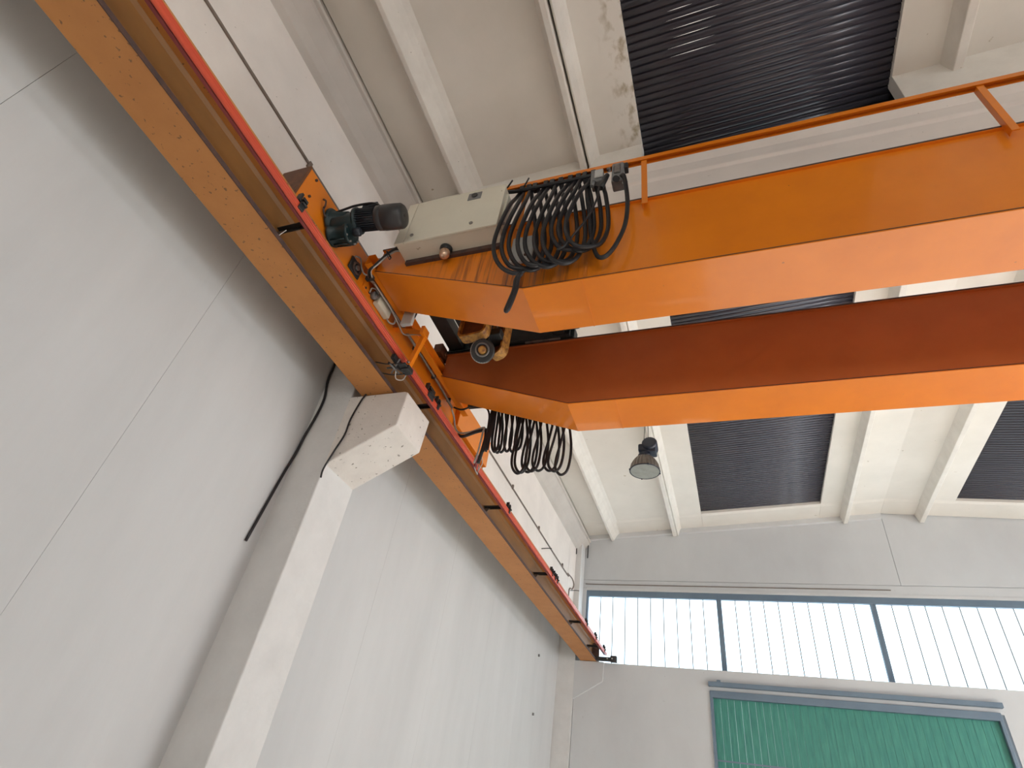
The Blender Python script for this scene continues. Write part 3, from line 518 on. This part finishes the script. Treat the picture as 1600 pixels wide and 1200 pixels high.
# ------------------------------------------------------------------ festoon cables
LOOPS = {"near":[[[-1.379,2.402,4.165],[-1.354,2.322,3.885],[-1.362,2.262,3.57],[-1.378,2.262,3.339],[-1.344,2.262,3.164],[-1.273,2.282,3.038],[-1.181,2.322,3.006],[-1.117,2.372,3.124],[-1.098,2.402,3.346],[-1.136,2.422,3.617],[-1.187,2.422,3.886],[-1.231,2.402,4.074]],[[-1.318,2.42,4.194],[-1.296,2.34,3.914],[-1.308,2.28,3.598],[-1.326,2.28,3.367],[-1.294,2.28,3.191],[-1.223,2.3,3.064],[-1.136,2.34,3.067],[-1.066,2.39,3.15],[-1.045,2.42,3.373],[-1.079,2.44,3.644],[-1.128,2.44,3.914],[-1.17,2.42,4.103]],[[-1.263,2.438,4.223],[-1.245,2.358,3.943],[-1.26,2.298,3.626],[-1.28,2.298,3.394],[-1.249,2.298,3.217],[-1.179,2.318,3.09],[-1.087,2.358,3.058],[-1.021,2.408,3.176],[-0.997,2.438,3.399],[-1.029,2.458,3.672],[-1.076,2.458,3.943],[-1.117,2.438,4.132]],[[-1.167,2.402,4.158],[-1.152,2.322,3.881],[-1.17,2.262,3.569],[-1.192,2.262,3.342],[-1.164,2.262,3.169],[-1.097,2.282,3.045],[-1.012,2.322,3.049],[-0.942,2.372,3.131],[-0.917,2.402,3.351],[-0.945,2.422,3.619],[-0.988,2.422,3.884],[-1.026,2.402,4.069]],[[-1.113,2.42,4.188],[-1.101,2.34,3.91],[-1.123,2.28,3.597],[-1.146,2.28,3.369],[-1.119,2.28,3.195],[-1.054,2.3,3.071],[-0.964,2.34,3.04],[-0.897,2.39,3.157],[-0.869,2.42,3.377],[-0.895,2.44,3.646],[-0.936,2.44,3.912],[-0.972,2.42,4.098]],[[-1.038,2.438,4.216],[-1.03,2.358,3.938],[-1.056,2.298,3.625],[-1.082,2.298,3.397],[-1.057,2.298,3.222],[-0.993,2.318,3.097],[-0.906,2.358,3.101],[-0.834,2.408,3.183],[-0.804,2.438,3.405],[-0.827,2.458,3.674],[-0.864,2.458,3.94],[-0.899,2.438,4.126]],[[-0.955,2.402,4.151],[-0.95,2.322,3.877],[-0.978,2.262,3.568],[-1.005,2.262,3.344],[-0.982,2.262,3.173],[-0.921,2.282,3.051],[-0.834,2.322,3.022],[-0.765,2.372,3.138],[-0.734,2.402,3.356],[-0.753,2.422,3.62],[-0.788,2.422,3.882],[-0.82,2.402,4.063]],[[-0.888,2.42,4.178],[-0.888,2.34,3.921],[-0.922,2.28,3.638],[-0.954,2.28,3.44],[-0.935,2.28,3.285],[-0.875,2.3,3.175],[-0.789,2.34,3.182],[-0.714,2.39,3.261],[-0.679,2.42,3.461],[-0.695,2.44,3.703],[-0.725,2.44,3.937],[-0.754,2.42,4.095]],[[-0.834,2.438,4.207],[-0.837,2.358,3.95],[-0.874,2.298,3.666],[-0.908,2.298,3.467],[-0.89,2.298,3.312],[-0.83,2.318,3.201],[-0.742,2.358,3.176],[-0.668,2.408,3.287],[-0.631,2.438,3.488],[-0.644,2.458,3.73],[-0.673,2.458,3.965],[-0.701,2.438,4.124]],[[-0.762,2.402,4.143],[-0.768,2.322,3.888],[-0.806,2.262,3.609],[-0.841,2.262,3.413],[-0.824,2.262,3.261],[-0.767,2.282,3.153],[-0.682,2.322,3.161],[-0.608,2.372,3.24],[-0.57,2.402,3.437],[-0.581,2.422,3.676],[-0.607,2.422,3.907],[-0.633,2.402,4.061]],[[-0.502,2.36,4.145],[-0.458,2.366,4.022],[-0.429,2.372,3.7],[-0.441,2.378,3.438],[-0.489,2.384,3.259],[-0.547,2.39,3.143],[-0.602,2.396,3.114],[-0.645,2.402,3.176],[-0.69,2.408,3.386],[-0.716,2.414,3.635],[-0.747,2.42,3.884],[-0.776,2.426,4.117]]],"thin":[[-0.62,2.27,3.78],[-0.627,2.27,3.658],[-0.661,2.27,3.51],[-0.711,2.27,3.374],[-0.772,2.27,3.264],[-0.831,2.27,3.148],[-0.885,2.27,3.119]],"tail":[[-1.139,2.3,2.967],[-1.163,2.3,2.906],[-1.161,2.3,2.809],[-1.176,2.3,2.703],[-1.19,2.3,2.615],[-1.174,2.3,2.619],[-1.155,2.3,2.714],[-1.142,2.3,2.821],[-1.144,2.3,2.918],[-1.127,2.3,2.964]],"far":[[[-2.195,4.47,3.576],[-2.187,4.478,3.51],[-2.179,4.486,3.324],[-2.177,4.494,3.171],[-2.167,4.502,3.073],[-2.147,4.51,3.016],[-2.129,4.518,3.005],[-2.112,4.526,3.059],[-2.117,4.534,3.193],[-2.139,4.542,3.359],[-2.186,4.55,3.562],[-2.209,4.558,3.643]],[[-2.174,4.5,3.587],[-2.167,4.508,3.52],[-2.159,4.516,3.333],[-2.157,4.524,3.179],[-2.148,4.532,3.081],[-2.128,4.54,3.023],[-2.109,4.548,3.012],[-2.092,4.556,3.067],[-2.097,4.564,3.201],[-2.119,4.572,3.369],[-2.166,4.58,3.573],[-2.188,4.588,3.654]],[[-2.142,4.53,3.593],[-2.134,4.538,3.526],[-2.129,4.546,3.345],[-2.128,4.554,3.196],[-2.12,4.562,3.101],[-2.1,4.57,3.045],[-2.082,4.578,3.035],[-2.064,4.586,3.088],[-2.067,4.594,3.218],[-2.088,4.602,3.381],[-2.132,4.61,3.579],[-2.154,4.618,3.66]],[[-2.044,4.47,3.519],[-2.036,4.478,3.454],[-2.034,4.486,3.287],[-2.036,4.494,3.15],[-2.029,4.502,3.062],[-2.011,4.51,3.011],[-1.993,4.518,3.001],[-1.975,4.526,3.051],[-1.976,4.534,3.172],[-1.994,4.542,3.323],[-2.035,4.55,3.506],[-2.056,4.558,3.585]],[[-1.993,4.5,3.518],[-1.987,4.508,3.453],[-1.986,4.516,3.291],[-1.989,4.524,3.157],[-1.983,4.532,3.071],[-1.965,4.54,3.022],[-1.947,4.548,3.012],[-1.929,4.556,3.061],[-1.929,4.564,3.179],[-1.945,4.572,3.326],[-1.984,4.58,3.505],[-2.004,4.588,3.584]],[[-1.943,4.53,3.518],[-1.937,4.538,3.453],[-1.939,4.546,3.307],[-1.945,4.554,3.186],[-1.941,4.562,3.108],[-1.924,4.57,3.063],[-1.906,4.578,3.055],[-1.886,4.586,3.099],[-1.884,4.594,3.208],[-1.898,4.602,3.342],[-1.933,4.61,3.504],[-1.953,4.618,3.583]],[[-1.891,4.47,3.463],[-1.885,4.478,3.399],[-1.9,4.486,3.155],[-1.92,4.494,2.956],[-1.914,4.502,2.828],[-1.876,4.51,2.753],[-1.833,4.518,2.737],[-1.793,4.526,2.804],[-1.786,4.534,2.972],[-1.805,4.542,3.185],[-1.859,4.55,3.448],[-1.883,4.558,3.526]],[[-1.868,4.5,3.472],[-1.862,4.508,3.408],[-1.879,4.516,3.171],[-1.9,4.524,2.977],[-1.894,4.532,2.853],[-1.858,4.54,2.779],[-1.814,4.548,2.763],[-1.774,4.556,2.829],[-1.766,4.564,2.994],[-1.783,4.572,3.201],[-1.835,4.58,3.457],[-1.858,4.588,3.536]],[[-1.797,4.53,3.464],[-1.792,4.538,3.4],[-1.812,4.546,3.174],[-1.835,4.554,2.988],[-1.832,4.562,2.868],[-1.796,4.57,2.798],[-1.753,4.578,2.783],[-1.712,4.586,2.846],[-1.701,4.594,3.004],[-1.716,4.602,3.203],[-1.764,4.61,3.449],[-1.787,4.618,3.527]],[[-1.733,4.47,3.403],[-1.728,4.478,3.341],[-1.75,4.486,3.125],[-1.774,4.494,2.949],[-1.772,4.502,2.836],[-1.737,4.51,2.769],[-1.695,4.518,2.754],[-1.654,4.526,2.814],[-1.642,4.534,2.966],[-1.655,4.542,3.155],[-1.701,4.55,3.389],[-1.723,4.558,3.466]],[[-1.664,4.5,3.395],[-1.66,4.508,3.333],[-1.684,4.516,3.128],[-1.711,4.524,2.96],[-1.71,4.532,2.852],[-1.676,4.54,2.788],[-1.634,4.548,2.774],[-1.592,4.556,2.832],[-1.579,4.564,2.977],[-1.589,4.572,3.158],[-1.632,4.58,3.382],[-1.653,4.588,3.458]],[[-1.551,4.53,3.371],[-1.548,4.538,3.31],[-1.575,4.546,3.118],[-1.605,4.554,2.961],[-1.606,4.562,2.859],[-1.573,4.57,2.799],[-1.532,4.578,2.786],[-1.489,4.586,2.841],[-1.473,4.594,2.978],[-1.48,4.602,3.148],[-1.518,4.61,3.358],[-1.538,4.618,3.433]],[[-1.478,4.47,3.306],[-1.475,4.478,3.246],[-1.503,4.486,3.062],[-1.533,4.494,2.911],[-1.535,4.502,2.812],[-1.503,4.51,2.755],[-1.463,4.518,2.742],[-1.421,4.526,2.795],[-1.404,4.534,2.927],[-1.41,4.542,3.092],[-1.445,4.55,3.294],[-1.464,4.558,3.368]],[[-1.411,4.5,3.3],[-1.408,4.508,3.24],[-1.437,4.516,3.049],[-1.468,4.524,2.892],[-1.47,4.532,2.791],[-1.439,4.54,2.731],[-1.399,4.548,2.718],[-1.356,4.556,2.773],[-1.339,4.564,2.909],[-1.344,4.572,3.079],[-1.378,4.58,3.287],[-1.396,4.588,3.36]]]}
fc = thing('festoon_cable', (-1.1, 2.4, 4.3), 'thick black festoon cable in big hanging loops beside the beige cabinet', 'cable', 'festoon cables')
for p in LOOPS['near']:
    q = [Vector(v) for v in p]
    q[0].y, q[-1].y = 2.44, 2.46
    MB().tube([(q[0].x + .03, 2.45, 4.27)] + q[:] + [(q[-1].x - .03, 2.45, 4.27)], .0165, 8, 4).build('cable_loop', 'black', fc)
MB().tube(LOOPS['thin'], .008, 6).build('thin_cable', 'black', fc)
MB().tube(LOOPS['tail'], .014, 8).build('tail_loop', 'black', fc)
for p in LOOPS['near']:
    x = p[0][0] + .04
    MB().box(x - .02, x + .02, 2.42, 2.48, 4.24, 4.312).build('cable_hanger', 'blackmetal', fc, .004)
for z in (4.26,): MB().tube([(-1.52, 2.44, z + .05), (-1.40, 2.42, z - .02), (-1.15, 2.42, z - .03), (-.9, 2.43, z - .02), (-.72, 2.44, z)], .017, 8).build('top_run', 'black', fc)
for a, b in (((-1.50, 2.44, 4.33), (-1.42, 2.38, 4.36)), ((-1.31, 2.41, 4.28), (-1.28, 2.40, 4.37))): MB().cyl(a, b, .007, seg=6).build('tie_tail', 'black', fc)
ct = thing('festoon_trolley', (-.62, 2.45, 4.2), 'silver grey cable trolley hanging from the orange festoon rail', 'trolley')
MB().box(-.735, -.635, 2.40, 2.50, 4.10, 4.27).build('housing', 'grey', ct, .012)
MB().box(-.70, -.63, 2.385, 2.40, 4.13, 4.24).build('cover', 'lgrey', ct, .01)
MB().cyl((-.71, 2.41, 4.10), (-.715, 2.40, 4.03), .022, .014, 12).build('cable_gland', 'grey', ct)
c2 = MB().box(-.565, -.47, 2.40, 2.50, 4.04, 4.30).build('end_clamp', 'grey', ct, .01)
MB().box(-.545, -.49, 2.385, 2.40, 4.14, 4.26).build('clamp_face', 'steel', c2, .012)
MB().cyl((-.60, 2.41, 4.16), (-.64, 2.39, 3.96), .02, seg=10).build('guide_arm', 'blackmetal', ct)
MB().cyl((-.52, 2.40, 4.06), (-.52, 2.36, 4.0), .025, seg=12).build('rubber_buffer', 'black', ct)
MB().torus((-.455, 2.40, 3.99), (0, 1, 0), .018, .004, 30, 330).build('hook_ring', 'lgrey', ct)
for x in (-.70, -.60, -.54, -.46): MB().cyl((x, 2.43, 4.325), (x, 2.47, 4.325), .02, seg=12).build('wheel', 'steel', ct)
ff = thing('festoon_cable', (-1.9, 4.5, 4.3), 'black festoon cable in narrow hanging loops behind the rear crane beam', 'cable', 'festoon cables')
for p in LOOPS['far']:
    MB().tube([(p[0][0] + .02, 4.48, 4.30)] + p + [(p[-1][0] - .02, 4.48, 4.30)], .0135, 8, 4).build('cable_loop', 'black', ff)
for k in range(4):
    dx = k * .014; MB().tube([(-2.22 + dx, 4.46, 4.28), (-2.22 + dx, 4.45 + .01 * k, 3.6), (-2.22 + dx * .9, 4.45, 3.2), (-2.225 + dx, 4.45, 2.97 + .02 * (k % 2))], .012, 8).build('hanging_cable', 'black', ff)
MB().tube([(-2.66, 4.40, 3.54), (-2.55, 4.40, 3.50), (-2.42, 4.41, 3.55), (-2.30, 4.42, 3.53), (-2.23, 4.43, 3.42), (-2.22, 4.44, 3.2)], .011, 8).build('feed_cable', 'black', ff)
MB().box(-2.50, -2.22, 4.40, 4.45, 3.53, 3.575).build('cable_tray', 'blackmetal', ff, .01)
MB().tube([(-2.62, 4.54, 3.27), (-2.55, 4.55, 3.25), (-2.40, 4.53, 3.28), (-2.27, 4.5, 3.28)], .018, 8).build('power_cable', 'black', ff)
MB().tube([(-2.27, 4.5, 3.28), (-2.24, 4.47, 3.15), (-2.25, 4.47, 3.0), (-2.28, 4.49, 2.86)], .020, 8).build('power_cable', 'black', ff)
tb = thing('towing_clamp', (-2.55, 4.62, 3.05), 'small rusty clamp with wires on the conductor bar under the rear festoon cable', 'clamp')
MB().box(-2.565, -2.545, 4.96, 5.01, 3.12, 3.30).build('plate', 'red_dark', tb, .004)
MB().torus((-2.52, 5.0, 3.13), (1, .4, 0), .03, .005).build('ring', 'steel', tb)
MB().tube([(-2.55, 4.92, 3.24), (-2.51, 4.97, 3.27), (-2.50, 5.03, 3.2), (-2.52, 5.0, 3.08), (-2.42, 4.8, 2.92), (-2.34, 4.55, 2.85)], .006, 6).build('wire', 'whitecable', tb)

# ------------------------------------------------------------------ hoist trolley between the beams, hook block below it
ht = thing('hoist_trolley', (-1.9, 3.4, 3.95), 'black steel hoist trolley standing on the rails between the two orange beams', 'hoist')
MB().box(-2.62, -1.22, 3.93, 4.05, 3.93, 4.07).box(-2.62, -1.22, 3.90, 3.93, 3.90, 3.92).build('rear_carriage', 'dgreen', ht, .006)
MB().box(-2.55, -1.25, 2.78, 2.92, 3.92, 4.08).build('front_carriage', 'dgreen', ht, .006)
for x0, x1 in ((-2.60, -2.44), (-2.36, -2.28)): MB().box(x0, x1, 2.9, 3.95, 3.95, 4.08).build('cross_member', 'blackmetal', ht, .006)
MB().box(-1.42, -1.30, 2.9, 3.95, 3.92, 4.06).build('cross_member', 'blackmetal', ht, .006)
MB().prism_x([(3.80, 3.83), (4.0, 3.83), (4.0, 3.95), (3.80, 3.95)], -2.72, -2.62).build('buffer_bracket', 'rustbrown', ht, .01)
MB().cyl((-2.66, 3.88, 3.90), (-2.66, 3.98, 3.86), .055, seg=16).build('buffer', 'rustbrown', ht)
for x in (-2.45, -1.4):
    for y in (2.72, 4.12): MB().cyl((x, y - .03, 3.99), (x, y + .03, 3.99), .11, seg=24).build('wheel', 'steel', ht)
MB().lathe([(0, .2), (.03, .24), (.05, .2), (.75, .2), (.77, .24), (.80, .2)], (-2.2, 3.35, 4.25), (-1.3, 3.35, 4.25), 28).build('rope_drum', 'blackmetal', ht)
MB().lathe([(0, .16), (.30, .16), (.33, .12)], (-1.35, 3.35, 4.25), (-1.0, 3.35, 4.25), 24).build('drum_motor', 'motor', ht)
MB().lathe([(0, .10), (.03, .115), (.16, .115), (.19, .09)], (-1.30, 3.72, 3.98), (-1.08, 3.72, 3.98), 24).build('travel_motor', 'fan', ht)
MB().box(-2.2, -1.45, 3.05, 3.5, 3.90, 3.95).build('deck_plate', 'blackmetal', ht, .004)
MB().box(-1.72, -1.35, 3.885, 3.905, 3.885, 3.935).build('side_strip', 'steel', ht, .004)
MB().box(-2.2, -1.25, 3.86, 3.90, 3.90, 4.3).build('side_plate', 'blackmetal', ht, .004)
hb = thing('hook_block', (-1.9, 3.4, 3.4), 'rusty yellow hook block with two rounded cheek guards hanging from the black hoist', 'hook')
def guard(cx, cy, cz, w, h, d, yaw, tilt=0):
    # U-shaped strap: rounded outline, thickness .035, depth d
    def outl(w, h, r):
        p = [(-w / 2, h / 2), (w / 2, h / 2)]
        for k in range(7): a = -math.pi / 2 * k / 6; p.append((w / 2 - r + r * math.cos(a), -h / 2 + r + r * math.sin(a)))
        for k in range(7): a = -math.pi / 2 - math.pi / 2 * k / 6; p.append((-w / 2 + r + r * math.cos(a), -h / 2 + r + r * math.sin(a)))
        return p
    m = Matrix.Translation((cx, cy, cz)) @ Matrix.Rotation(yaw, 4, 'Z') @ Matrix.Rotation(tilt, 4, 'Y')
    o1 = outl(w, h, .07); i1 = outl(w - .05, h - .05, .048)
    i1[0] = (i1[0][0], h / 2); i1[1] = (i1[1][0], h / 2)
    b = MB(); n = len(o1)
    vv = [[b.bm.verts.new(m @ Vector((x, y, z))) for x, z in o] for o, y in ((o1, -d / 2), (o1, d / 2), (i1, d / 2), (i1, -d / 2))]
    for a, c in ((0, 1), (1, 2), (2, 3), (3, 0)):
        for i in range(n):
            if i == 0: continue
            j = (i + 1) % n
            b.bm.faces.new([vv[a][i], vv[a][j], vv[c][j], vv[c][i]])
    g_ = b.build('cheek_guard', 'rustyel', hb, .004)
    MB().hexa([m @ Vector((x, -.008, z)) for x, z in i1], [m @ Vector((x, .008, z)) for x, z in i1]).build('cheek_plate', 'rustbrown', g_)
    return g_
guard(-2.0, 3.33, 3.62, .30, .30, .10, math.radians(-6))
guard(-1.815, 3.52, 3.58, .17, .40, .10, math.radians(-18))
MB().lathe([(0, .10), (.008, .112), (.03, .112), (.038, .10)], (-1.90, 3.40, 3.36), (-1.885, 3.325, 3.30), 28).build('hook_swivel', 'blackmetal', hb)
MB().torus((-1.898, 3.385, 3.348), (.2, -1, -.8), .098, .017, 200, 430, 28).build('hook', 'lgrey', hb)
MB().cyl((-1.89, 3.37, 3.345), (-1.88, 3.33, 3.312), .045, .03, 14).build('hook_nut', 'rustyel', hb)
MB().torus((-1.888, 3.355, 3.335), (.2, -1, -.8), .06, .008).build('ring', 'grey', hb)
MB().box(-1.93, -1.86, 3.38, 3.44, 3.38, 3.56).build('yoke', 'blackmetal', hb, .008)
MB().box(-2.02, -1.75, 3.36, 3.56, 3.52, 3.60).build('cross_head', 'blackmetal', hb, .01)
for x, y in ((-2.05, 3.36), (-1.95, 3.38), (-1.84, 3.46), (-1.78, 3.48)): MB().cyl((x, y, 3.55), (x, y, 4.1), .007, seg=6).build('rope', 'steel', hb)

# ------------------------------------------------------------------ high-bay lamp
hl = thing('high_bay_lamp', (-1.01, 7.4, 4.4), 'dome-shaped high-bay lamp with ribbed shade hanging on thin wires below the roof', 'lamp')
lc = Vector((-1.012, 7.4, 4.415)); tilt = Vector((.02, -.0, 1)).normalized()
prof = [(0, .215), (.02, .214), (.10, .195), (.17, .16), (.22, .12), (.245, .085)]
sh = MB(); seg = 48
def ring(t, r, wob): return [lc + Vector((0, 0, t)) + Vector((math.cos(a), math.sin(a), 0)) * (r + (.010 if i % 2 and t > .01 else 0)) for i, a in enumerate([2 * math.pi * k / seg for k in range(seg)])]
sh.rings([ring(t, r, .006) for t, r in prof] + [ring(t, r - .008, .006) for t, r in prof[::-1]], False)
o_ = sh.build('shade', 'lampbell', hl)
for q_ in o_.data.polygons: q_.use_smooth = False
MB().torus(lc, (0, 0, 1), .218, .008, seg=48).build('rim', 'lampblack', hl)
MB().lathe([(0, .208), (.004, .209), (.006, .15)], lc + Vector((0, 0, -.004)), lc + Vector((0, 0, 1)), 40).build('glass', 'lampglass', hl)
for a in (20, 110, 200, 290): MB().box(-.01, .01, -.012, .012, -.012, .012, Matrix.Translation(lc + Vector((math.cos(math.radians(a)) * .222, math.sin(math.radians(a)) * .222, 0)))).build('clip', 'lampblack', hl, .002)
MB().lathe([(0, .10), (.05, .10), (.07, .085), (.11, .08)], lc + Vector((-.0, 0, .225)), lc + Vector((0, 0, 1)), 24).build('collar', 'lampblack', hl)
MB().box(-1.10, -.93, 7.32, 7.46, 4.73, 4.86).build('lamp_holder', 'lampblack', hl, .02)
MB().lathe([(0, .10), (.02, .115), (.18, .115), (.20, .10)], (-.93, 7.30, 4.87), (-.93, 7.60, 4.80), 20).build('ballast', 'lampblack', hl)
MB().box(-1.0, -.84, 7.32, 7.52, 4.72, 4.86).build('ballast_box', 'lampblack', hl, .015)
MB().tube([(-1.01, 7.4, 4.86), (-1.02, 7.4, 5.0), (-1.0, 7.4, 5.3), (-.99, 7.4, 6.09)], .005, 6).build('wire', 'blackmetal', hl)
MB().tube([(-.95, 7.4, 4.9), (-.955, 7.4, 5.1), (-.965, 7.4, 6.09)], .005, 6).build('wire', 'blackmetal', hl)

# ------------------------------------------------------------------ wall wiring
wc = MB().tube([(-3.56, 3.41, 3.60), (-3.555, 3.41, 3.43), (-3.55, 3.41, 3.22), (-3.50, 3.41, 3.0), (-3.505, 3.41, 2.80), (-3.54, 3.41, 2.56), (-3.556, 3.41, 2.38), (-3.556, 3.37, 2.1), (-3.556, 3.3, 1.5)], .012, 8).build('wall_cable', 'black')
tag(wc, 'black cable snaking down the corner between wall and column', 'cable')
wc = MB().tube([(-3.03, 3.415, 3.0), (-3.06, 3.415, 2.93), (-3.10, 3.415, 2.72), (-3.10, 3.415, 2.55), (-3.14, 3.41, 2.38), (-3.175, 3.405, 2.2), (-3.18, 3.42, 2.12)], .008, 8).build('wall_cable', 'black')
tag(wc, 'thin black cable hanging over the near face of the pitted concrete corbel', 'cable')
up = thing('wall_conduit', (-3.33, 6, 4.57), 'thin grey conduit clipped lengthwise along the upper left wall', 'conduit')
MB().tube([(-3.32, -7.9, 4.60), (-3.32, 1.7, 4.595), (-3.32, 6, 4.575), (-3.32, 11.42, 4.553), (-3.32, 11.9, 4.60), (-3.32, 12.3, 4.63), (-3.32, 12.46, 4.56), (-3.32, 12.36, 4.42), (-3.32, 12.15, 4.36), (-3.32, 12.08, 4.2), (-3.32, 12.08, 3.6)], .014, 8).build('pipe', 'conduit', up)
for y in (1.9, 3.4, 5.0, 5.6, 6.5, 8.0, 9.6, 11.4): MB().box(-3.33, -3.30, y - .02, y + .02, 4.545, 4.62).build('saddle', 'conduit', up, .004)
tag(MB().tube([(-3.10, 12.86, 5.84), (-3.12, 12.6, 5.75), (-3.19, 12.53, 5.78), (-3.30, 12.53, 5.76), (-3.32, 12.5, 5.6), (-3.32, 12.5, 5.3)], .012, 6).build('wall_cable', 'black'), 'short dark cable looped round the head of the corner column', 'cable')
tag(MB().tube([(-3.13, 12.85, 5.86), (-3.13, 12.85, 5.6), (-3.13, 12.85, 5.35)], .014, 6).build('wall_cable', 'black'), 'dark cable dropping beside the corner column on the back wall', 'cable')
tag(MB().tube([(-3.15, 12.885, 4.74), (-2.7, 12.885, 4.735), (0, 12.885, 4.735), (3, 12.885, 4.74)], .009, 6).build('wall_cable', 'conduit'), 'thin horizontal cable along the back wall above the window band', 'cable')

# reflections on the roof sheets, drawn as thin glowing slivers
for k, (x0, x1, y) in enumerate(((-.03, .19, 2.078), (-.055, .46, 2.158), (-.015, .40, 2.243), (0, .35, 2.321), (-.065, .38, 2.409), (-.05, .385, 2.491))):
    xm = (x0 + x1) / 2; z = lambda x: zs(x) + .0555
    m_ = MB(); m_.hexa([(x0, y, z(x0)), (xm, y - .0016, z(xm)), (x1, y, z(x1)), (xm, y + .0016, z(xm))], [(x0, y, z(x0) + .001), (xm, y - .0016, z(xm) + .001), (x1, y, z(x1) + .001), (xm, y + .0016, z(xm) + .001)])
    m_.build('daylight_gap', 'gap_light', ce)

for z, s_ in ((2.70, 'upper'), (1.71, 'lower')):
    tag(MB().box(-3.575, -3.54, 11.13, 11.16, z - .02, z + .02).build('wall_anchor', 'grey'), 'small %s steel anchor on the white left wall near the back corner' % s_, 'anchor', 'wall anchors')
